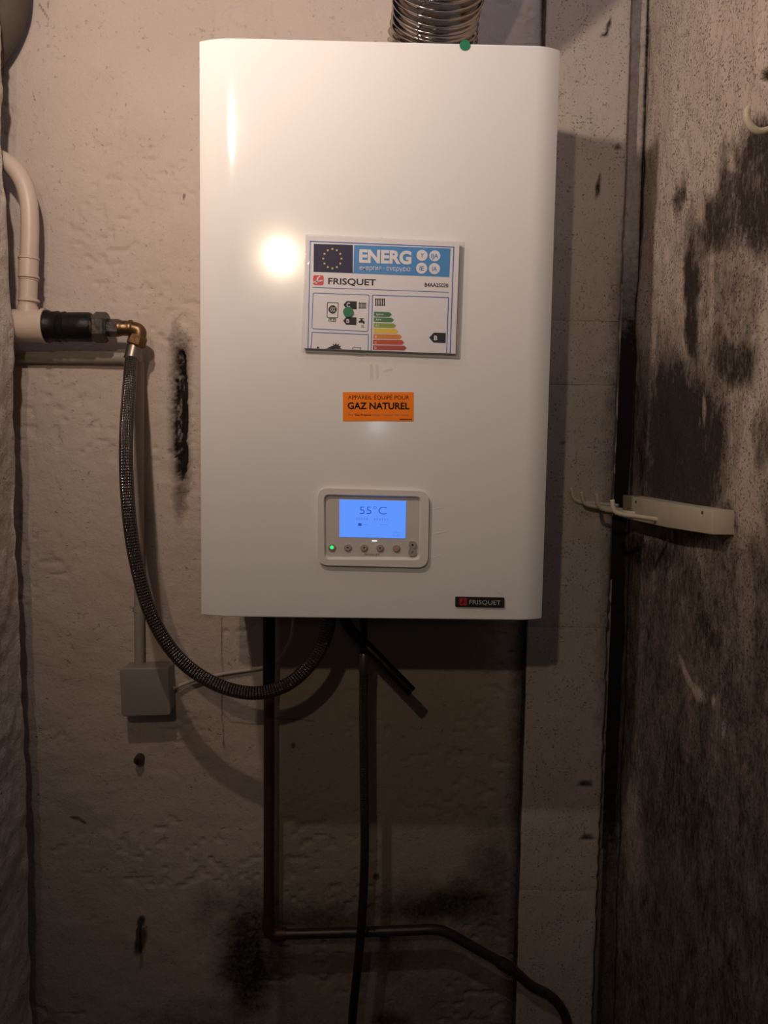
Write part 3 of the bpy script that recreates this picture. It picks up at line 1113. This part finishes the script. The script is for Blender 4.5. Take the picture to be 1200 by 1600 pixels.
def frame(pts, w, r):
    """thin rounded frame in label units"""
    cx = sum(p[0] for p in pts) / 4
    cy = sum(p[1] for p in pts) / 4
    inn = [(p[0] + (w if p[0] < cx else -w), p[1] + (w if p[1] < cy else -w)) for p in pts]
    ring_px('blue_frame', round_quad(zp(pts), r, 4), round_quad(zp(inn), r * .8, 4), Q, .0002, M['line_blue'], paper)


frame([(123, 459), (504, 473), (494, 722), (115, 703)], 4.5, 3)
for a in ([(118, 722), (498, 738), (498, 743), (118, 727)], [(116, 724), (121, 724), (113, 832), (108, 832)], [(493, 738), (498, 738), (495, 848), (490, 848)],
          [(524, 473), (1034, 490), (1034, 495), (524, 478)], [(520, 475), (526, 475), (516, 846), (511, 846)], [(1029, 490), (1035, 490), (1022, 864), (1016, 864)]):
    poly_px('blue_line', zp(a), Q, .0002, M['line_blue'], paper)
# boiler pictogram
ring_px('pictogram', round_quad(zp([(219, 523), (296, 526), (292, 630), (216, 627)]), 1.6, 3), round_quad(zp([(223, 527), (292, 530), (288, 626), (220, 623)]), 1.2, 3), Q, .0002, M['ink'], paper)
pc = poly_px('pictogram', [z1(*p) for p in circle_px(256, 572, 28, 24)], Q, .0002, M['ink'], paper)
for du in (-12, 0, 12):
    pts = [(256 + du + 3.5 * math.sin(t * 1.5 * math.pi), 556 + t * 16) for t in np.linspace(0, 2, 9)]
    poly_px('pictogram_wave', zp([(p[0] - 2, p[1]) for p in pts] + [(p[0] + 2, p[1]) for p in pts[::-1]]), Q2, .0002, M['white_ink'], pc)
ring_px('pictogram', zp([(229, 630), (279, 632), (278, 654), (228, 652)]), zp([(233, 634), (275, 636), (274, 650), (232, 648)]), Q, .0002, M['ink'], paper)
for u in (243, 264):
    poly_px('pictogram', [z1(*p) for p in circle_px(u, 641, 4.5, 12)], Q, .0002, M['ink'], paper)
# class arrows
ar = poly_px('class_arrow', zp([(328, 541), (350, 516), (417, 518), (417, 571), (350, 569)]), Q, .0002, M['ink'], paper)
text_px('arrow_letter', 'C', z1(350, 556), z1(373, 556), 7, Q2, M['white_ink'], ar, bold=.02)
ar = poly_px('class_arrow', zp([(326, 648), (348, 622), (416, 626), (414, 677), (346, 674)]), Q, .0002, M['ink'], paper)
text_px('arrow_letter', 'B', z1(348, 660), z1(368, 661), 5.6, Q2, M['white_ink'], ar, bold=.02)
ar = poly_px('class_arrow', zp([(902, 761), (934, 727), (1014, 730), (1012, 797), (932, 794)]), Q, .0002, M['ink'], paper)
text_px('arrow_letter', 'B', z1(934, 777), z1(957, 778), 7.2, Q2, M['white_ink'], ar, bold=.03)
# radiators
for (u0, v0, w, h) in [(432, 526, 50, 40), (541, 498, 66, 50)]:
    k = 6
    for i in range(k):
        u = u0 + w * i / (k - .3)
        poly_px('radiator_bar', zp([(u, v0), (u + w * .095, v0), (u + w * .085, v0 + h), (u - w * .01, v0 + h)]), Q, .0002, M['ink'], paper)
    for v in (v0 + h * .10, v0 + h * .84):
        poly_px('radiator_bar', zp([(u0 - 3, v), (u0 + w, v + 2), (u0 + w, v + 5), (u0 - 3, v + 3)]), Q, .0002, M['ink'], paper)
# tap
poly_px('tap_mark', zp([(430, 650), (444, 644), (444, 638), (434, 636), (434, 631), (466, 632), (466, 637), (456, 639), (456, 645), (470, 652), (470, 668), (460, 668), (458, 660), (430, 660)]), Q, .0002, M['ink'], paper)
text_px('size_lettering', 'XL', z1(446, 692), z1(468, 693), 4.0, Q, M['ink'], paper, bold=.01)
# efficiency bars
bars = [('g1', 590, 622, 652, 'A+++'), ('g2', 628, 658, 667, 'A++'), ('g3', 666, 696, 682, 'A+'), ('y', 702, 734, 696, ''), ('o', 740, 771, 720, 'B'), ('r1', 777, 809, 736, 'C'), ('r2', 815, 846, 752, 'D')]
for i, (kk, v0, v1, u1, s) in enumerate(bars):
    u0 = 533 - i * 1.3
    br = poly_px('class_bar', zp([(u0, v0 - 3), (u1 - 16, v0), (u1, (v0 + v1) / 2), (u1 - 16, v1), (u0, v1 - 4)]), Q, .0002, M['bar_' + kk], paper)
    if s:
        text_px('bar_lettering', s, z1(u0 + 12, v1 - 9), z1(u0 + 12 + 13 * len(s), v1 - 9), 3.6, Q2, M['white_ink'], br, bold=.02)
# part of the next pictogram, cut by the fold
sun = []
for j in range(13):
    a = math.pi * (j / 12) + math.pi
    r = 42 if j % 2 == 0 else 26
    sun.append((278 + r * math.cos(a), 836 + r * math.sin(a)))
poly_px('sun_mark', zp(sun), Q, .0002, M['ink'], paper)
poly_px('sun_mark', zp([(150, 826), (158, 818), (168, 832), (150, 832)]), Q, .0002, M['ink'], paper)
poly_px('roof_mark', zp([(214, 834), (240, 822), (262, 822), (262, 836)]), Q, .0002, M['ink'], paper)
ring_px('tank_mark', zp([(389, 822), (445, 824), (444, 846), (388, 844)]), zp([(394, 827), (440, 829), (439, 843), (393, 841)]), Q, .0002, M['ink_soft'], paper)
# sleeve: two clear sheets, larger than the paper at the right and below, welded edge
sl = [z1(76, 70), z1(1140, 120), z1(1112, 905), z1(46, 858)]
bm = poly_bm([px_pts(round_quad(sl, 2, 3), LY - .0016)], LY - .0013, LY - .0016)
merge(bm, poly_bm([px_pts(round_quad(sl, 2, 3), LY + .0084)], FY - .0003, FY - .0006))
slv = bm_obj('clear_sleeve', bm, M['sleeve'], lab)
for a, b in ((0, 1), (1, 2), (2, 3), (3, 0)):
    p, q_ = at_y(*sl[a], LY + .002), at_y(*sl[b], LY + .002)
    tube('sleeve_edge', [p, q_], 0.0006, M['sleeve'], slv, segs=6)
dot_sticker(544, 487.2, 8.0, LY - .0024, 'round green sticker stuck on the energy label sleeve')


# ------------------------------------------------------------------ corrugated flue
FLY = -0.112
fc = at_y(670, 40, FLY)
z0 = bz1 + 0.0008
R = 0.066
path = [Vector((fc.x, FLY, z0 + t)) for t in np.linspace(0, 0.012, 8)]
bend_r = 0.112
for t in np.linspace(0, math.radians(54), 60)[1:]:
    path.append(Vector((fc.x + 0.008 * math.sin(t), FLY - bend_r + bend_r * math.cos(t), z0 + 0.012 + bend_r * math.sin(t))))
dlast = (path[-1] - path[-2]).normalized()
for t in range(50):
    path.append(path[-1] + dlast * .004)
# resample finely so every corrugation is round
fine_path, fine_rad = [], []
acc = [0.0]
for i in range(1, len(path)):
    acc.append(acc[-1] + (path[i] - path[i - 1]).length)
tot = acc[-1]
for s in np.arange(0, tot, 0.0015):
    i = min(len(path) - 2, int(np.searchsorted(acc, s, side='right') - 1))
    f = (s - acc[i]) / max(1e-9, acc[i + 1] - acc[i])
    fine_path.append(path[i].lerp(path[i + 1], f))
    fine_rad.append(R + (0.0052 + 0.0012 * math.sin(s * 90)) * (1 - 2 * abs(math.sin(math.pi * s / 0.0118)) ** 0.8))
flue = thing('flue_duct', (fc.x, FLY, z0), 'shiny corrugated metal flue rising from the top of the boiler', 'flue')
fm = tube_bm(fine_path, fine_rad, 56, caps=False)
bm_obj('corrugated_tube', fm, M['chrome'], flue, smooth=179)
lathe('flue_collar', (fc.x, FLY, z0 + 0.001), (fc.x, FLY, z0 + .014), [(0, R + .008), (.8, R + .008), (1, R + .004)], M['chrome'], flue, segs=48)
seam = []
for k, p in enumerate(fine_path):
    tg = (fine_path[min(k + 1, len(fine_path) - 1)] - fine_path[max(0, k - 1)]).normalized()
    out_ = Vector((1, 0, 0)).cross(tg).normalized()
    if out_.y > 0: out_ = -out_
    if out_.z > 0.2: out_ = -out_
    sd = Vector((-0.42, 0, 0)) + out_ * 0.90 + Vector((0.05, 0, 0)) * math.sin(k * .9)
    seam.append(p + sd.normalized() * (fine_rad[k] + .0006))
tube('flue_seam', seam, 0.0016, M['chrome'], flue, segs=6)

# ------------------------------------------------------------------ gas supply on the left
GY = -0.060
gas = thing('gas_pipe', at_y(40, 530, GY), 'beige painted gas pipe with a bend and tee on the left wall', 'pipe')


def PY_(pts, y):
    return [at_y(p[0], p[1], y if len(p) < 3 else p[2]) for p in pts]


tube('bent_pipe', catmull(PY_([(-90, 236), (-40, 238), (2, 249), (28, 271), (42, 302), (46.5, 340), (46, 390), (44.5, 440), (43, 492)], GY), 8), 0.0148, M['pvc'], gas, segs=28)
k = 0.00118
for (py_, r, h) in [(404, .0172, 2.6), (433, .0172, 2.6), (437, .0158, 1.5), (470, .0176, 2.6)]:
    a, b = at_y(45, py_ - h, GY), at_y(45 - .05, py_ + h, GY)
    lathe('collar_ring', a, b, [(0, r * .9), (.25, r), (.75, r), (1, r * .9)], M['pvc'], gas)
lathe('pipe_socket', at_y(45, 404, GY), at_y(44.2, 434, GY), [(0, .0160), (1, .0160)], M['pvc'], gas)
lathe('tee', at_y(-60, 508, GY), at_y(73, 509.5, GY), [(0, .0275), (.955, .0275), (.96, .0295), (1, .0295)], M['pvc'], gas, segs=36)
lathe('tee_branch', at_y(43, 505, GY), at_y(43.6, 478, GY), [(0, .0175), (.8, .0170), (1, .0165)], M['pvc'], gas)

fit = thing('pipe_coupling', at_y(130, 530, GY), 'black rubber coupling with steel union and brass elbow on the gas pipe', 'coupling')
lathe('rubber_sleeve', at_y(69, 510, GY), at_y(147, 511.5, GY),
      [(0, .0245), (.04, .0275), (.10, .0275), (.16, .0250), (.30, .0262), (.32, .0240), (.44, .0258), (.46, .0242), (.70, .0248), (.92, .0250), (1, .0215)], M['black_rubber'], fit, segs=32)
lathe('thread', at_y(141, 511.5, GY), at_y(150, 511.7, GY), [(0, .0225), (.3, .0205), (.6, .022), (1, .020)], M['brass'], fit)
hexnut('union_nut', at_y(146, 511.5, GY), at_y(170, 512, GY), .0262, M['dark_steel'], fit, .18)
hexnut('reducer', at_y(167, 512, GY), at_y(188, 512.5, GY), .0150, M['dark_steel'], fit, .1)
lathe('brass_nipple', at_y(184, 512.5, GY), at_y(208, 513, GY), [(0, .0120), (.08, .0140), (.2, .0140), (.26, .0128), (.72, .0128), (.78, .0142), (.92, .0142), (1, .0125)], M['brass'], fit)
tube('brass_elbow', catmull(PY_([(202, 513), (211, 514), (217.5, 518), (217, 526), (213.5, 534)], GY), 6), 0.0118, M['brass'], fit)

hose = thing('gas_hose', at_y(400, 1095, -0.13), 'steel-braided gas hose looping from the brass elbow to the boiler underside', 'hose')
hexnut('hose_nut', at_y(216.5, 524, GY), at_y(211.5, 541, GY), .0165, M['brass'], hose, .2)
lathe('hose_ferrule', at_y(211, 538, GY), at_y(205.5, 562, GY), [(0, .0118), (.1, .0132), (.85, .0132), (.92, .0142), (1, .0135)], M['ferrule'], hose)
hp = catmull([at_y(206, 558, GY), at_y(201.5, 610, -.105), at_y(197, 690, -.150), at_y(199.5, 780, -.165), at_y(211, 870, -.168), at_y(236, 960, -.170),
              at_y(278, 1027, -.172), at_y(335, 1068, -.174), at_y(395, 1083, -.175), at_y(448, 1070, -.172), at_y(488, 1034, -.170), at_y(510, 992, -.16), under(517, -.15, .013)], 14)
tube('braided_hose', hp, 0.0112, M['braid'], hose, segs=32, smooth=179)

# conduits, junction box, cable
cz = thing('conduit', at_y(110, 572, -0.012), 'horizontal painted conduit under the gas tee', 'conduit')
tube('conduit_tube', [at_y(-70, 557, -0.012), at_y(205, 558.5, -0.012)], 0.0110, M['conduit'], cz, segs=20)
lathe('conduit_elbow', at_y(192, 558.5, -0.012), at_y(222, 559, -0.012), [(0, .0125), (.9, .0125), (1, .009)], M['conduit'], cz)
cv = thing('conduit', at_y(216, 1043, -0.012), 'vertical painted conduit dropping into the junction box', 'conduit')
tube('conduit_tube', [at_y(217, 566, -0.012), at_y(217, 800, -0.012), at_y(218, 1046, -0.012)], 0.0088, M['conduit'], cv, segs=20)
lathe('conduit_clip', at_y(217, 948, -0.010), at_y(217, 955, -0.010), [(0, .0112), (1, .0112)], M['conduit'], cv)

JB = -0.050
jb = thing('junction_box', at_y(227, 1118, -0.03), 'square grey junction box on the plaster beside the hose', 'junction box')
cor = px_pts([(188, 1046), (262.5, 1044), (265, 1117), (191, 1118.5)], JB)
bm = poly_bm([round_quad(cor, .006, 5)], 0.003, JB + .012)
bm_obj('box_body', bm, M['box'], jb, smooth=30)
cc = (sum(p[0] for p in cor) / 4, sum(p[1] for p in cor) / 4)
cor2 = [(cc[0] + (p[0] - cc[0]) * 1.035, cc[1] + (p[1] - cc[1]) * 1.035) for p in cor]
bm = poly_bm([round_quad(cor2, .007, 5)], JB + .0125, JB)
bmesh.ops.bevel(bm, geom=[e for f in bm.faces if len(f.verts) > 6 for e in f.edges], offset=.0025, segments=3, profile=.5, affect='EDGES')
bm_obj('box_lid', bm, M['box'], jb, smooth=40)
lathe('cable_gland', at_y(218, 1052, -.016), at_y(218, 1038, -.016), [(0, .0125), (.6, .0125), (1, .0110)], M['box'], jb)
lathe('cable_gland', at_y(241, 1052, -.022), at_y(241, 1040.5, -.022), [(0, .012), (.7, .012), (1, .010)], M['box'], jb)
cb = bm_obj('power_cable', tube_bm(catmull([at_y(258, 1082, -.022), at_y(272, 1075, -.020), at_y(300, 1064, -.014), at_y(350, 1052.5, -.011), at_y(405, 1044, -.012), at_y(432, 1034, -.018), at_y(450, 1008, -.04), at_y(457, 985, -.07), under(459, -.09)], 10), 0.0032, 12), M['cable'], None, 179)
tag(cb, 'thin white cable running from the junction box to the boiler', 'cable')

# ------------------------------------------------------------------ pipes under the boiler
cp = thing('copper_pipe', at_y(421, 1462, -0.05), 'dark reddish copper pipe dropping vertically below the boiler', 'pipe')
tube('pipe', [under(420, -.05), at_y(420.5, 1200, -.05), at_y(420, 1462, -.05)], 0.0098, M['copper'], cp)
lathe('dark_pipe_sleeve', under(420, -.05), at_y(420.2, 1088, -.05), [(0, .0110), (1, .0110)], M['black_rubber'], cp)  # black sleeve paints the boiler's shadow on the top of the copper
tube('elbow', catmull(PY_([(420, 1430), (420, 1450), (428, 1459), (446, 1459.5)], -.05), 6), 0.0118, M['copper'], cp)
op = thing('branch_pipe', at_y(640, 1560, -0.05), 'blackened pipe running right from the copper pipe and sloping down', 'pipe')
tube('pipe', catmull(PY_([(428, 1459.5), (470, 1459), (560, 1456.5), (640, 1453.5), (680, 1452.5), (702, 1459), (740, 1480), (786, 1506), (806, 1519), (830, 1540), (858, 1555), (876, 1574), (886, 1600), (890, 1660)], -.05), 8), 0.0092, M['old_pipe'], op)
lathe('pipe_joint', at_y(780, 1503, -.05), at_y(802, 1516, -.05), [(0, .0105), (.1, .0115), (.9, .0115), (1, .0105)], M['old_pipe'], op)
wh = thing('water_hose', at_y(556, 1600, -0.06), 'thin grey braided water hose hanging straight below the boiler', 'hose')
lathe('hose_ferrule', at_y(568.5, 1020, -.10), at_y(568.5, 1052, -.10), [(0, .0075), (.1, .0088), (.9, .0088), (1, .0080)], M['ferrule'], wh)
tube('connector', [under(568, -.10), at_y(568.5, 1024, -.10)], 0.0062, M['black_rubber'], wh)
tube('braided_hose', catmull([at_y(568.5, 1046, -.10), at_y(568, 1120, -.10), at_y(569, 1220, -.098), at_y(570, 1320, -.096), at_y(567, 1410, -.092), at_y(561, 1490, -.088), at_y(552.5, 1570, -.084), at_y(546, 1660, -.08)], 12), 0.0077, M['braid_fine'], wh, segs=24, smooth=179)
dh = bm_obj('drain_tube', tube_bm(catmull([under(531, -.12, .016), at_y(546, 981, -.135), at_y(592, 1029, -.15), at_y(643, 1081, -.16)], 8), 0.0092, 20), M['black_rubber'], None, 50)
tag(dh, 'short black drain tube pointing down to the right under the boiler', 'tube')

# ------------------------------------------------------------------ small things left in the back wall
w1 = thing('wall_plug', at_y(219, 1195, 0), 'brown wall plug with a screw below the junction box', 'wall plug')
c = at_y(219, 1184, 0)
lathe('plug_sleeve', (c.x, .004, c.z), (c.x, -.016, c.z), [(0, .0085), (.9, .0085), (1, .007)], M['plug'], w1, segs=14)
lathe('screw', (c.x, -.012, c.z), (c.x, -.021, c.z), [(0, .003), (.6, .003), (.65, .0055), (1, .0045)], M['dark_steel'], w1, segs=14)
c = at_y(219, 1446, 0)
bn = bm_obj('bent_nail', tube_bm(catmull([(c.x, .004, c.z), (c.x, -.018, c.z), (c.x + .004, -.030, c.z - .008), (c.x + .002, -.032, c.z - .024)], 6), 0.003, 10), M['plug'], None, 60)
tag(bn, 'bent rusty nail low on the plaster left of the pipes', 'nail')

# ------------------------------------------------------------------ things on the right wall
BX = XR - 0.030
pn = [at_x(1113, 797, BX), at_x(1113, 835.5, BX), at_x(1040, 824, BX), at_x(973, 809, BX), at_x(973, 773.5, BX), at_x(1040, 786, BX)]
rack = thing('hook_rack', at_x(1040, 824, XR - .015), 'cream painted wooden board with four wire hooks on the sooty wall', 'hook rack')
bm = bmesh.new()
f = [bm.verts.new(p) for p in pn]
g = [bm.verts.new(Vector((XR + .004, p.y, p.z))) for p in pn]
bm.faces.new(f)
bm.faces.new(g[::-1])
for i in range(6):
    j = (i + 1) % 6
    bm.faces.new((f[i], g[i], g[j], f[j]))
bmesh.ops.recalc_face_normals(bm, faces=bm.faces)
bmesh.ops.bevel(bm, geom=list(bm.edges), offset=.0015, segments=2, profile=.5, affect='EDGES')
board = bm_obj('board', bm, M['cream'], rack, smooth=30)
for root, bend, tip, r in [((1029, 812), (961, 802), (956.5, 781), .0037), ((994, 803), (936, 795), (931.5, 771), .0036), ((974, 797), (913, 789), (908.5, 768), .0034), ((966, 790), (899, 784), (892, 762), .0034)]:
    r0 = at_x(root[0], root[1], BX + .003)
    yy = max(-0.48, min(-.016, r0.y))
    if root[0] < 980: yy = min(yy, -.050 if root[0] > 970 else -.038)
    r0 = at_y(root[0], root[1], yy)
    r0.x = max(r0.x, BX - .002)
    b0, t0 = at_y(*bend, yy), at_y(*tip, yy)
    dz = (b0 - r0)
    pth = [r0, r0 + dz * .5, r0 + dz * .85, b0 + (t0 - b0) * .22, t0]
    hk = tube('wire_hook', catmull(pth, 8), r, M['cream_wire'], rack, segs=12, smooth=179)
for q_ in ((994, 784), (1098, 801)):
    c = at_x(q_[0], q_[1], BX)
    lathe('screw', (BX + .002, c.y, c.z), (BX - .0012, c.y, c.z), [(0, .0028), (1, .0022)], M['plug'], rack, segs=12)
# J-shaped hook above
r0 = at_x(1222, 176, XR)
pts = [(1222, 176), (1214, 194), (1200, 203), (1185, 205), (1173, 197), (1167, 182), (1169, 166)]
pth = [at_y(p[0], p[1], r0.y) for p in pts]
pth = [Vector((XR + .006, r0.y, pth[0].z + .004))] + pth[1:]
hk = bm_obj('wall_hook', tube_bm(catmull(pth, 8), [0.0042] * 45 + [0.0042 - .0016 * t for t in np.linspace(0, 1, 4)], 14), M['cream_wire'], None, 179)
tag(hk, 'curved cream wall hook high on the right wall', 'hook')

# lagged pipe in the upper left corner, in front of the wall end
lp = thing('lagged_pipe', at_y(8, 60, -0.046), 'brown lagged pipe bending past the upper left corner', 'pipe')
tube('dark_pipe_sleeve', catmull(PY_([(-95, 160), (-46, 100), (-12, 52), (6, 8), (9, -45), (9, -75)], -0.046), 8), 0.0375, M['lagging'], lp, segs=28)
tube('pipe_end', catmull(PY_([(9, -70), (9, -84), (9, -98)], -0.046), 4), 0.022, M['old_pipe'], lp, segs=20)
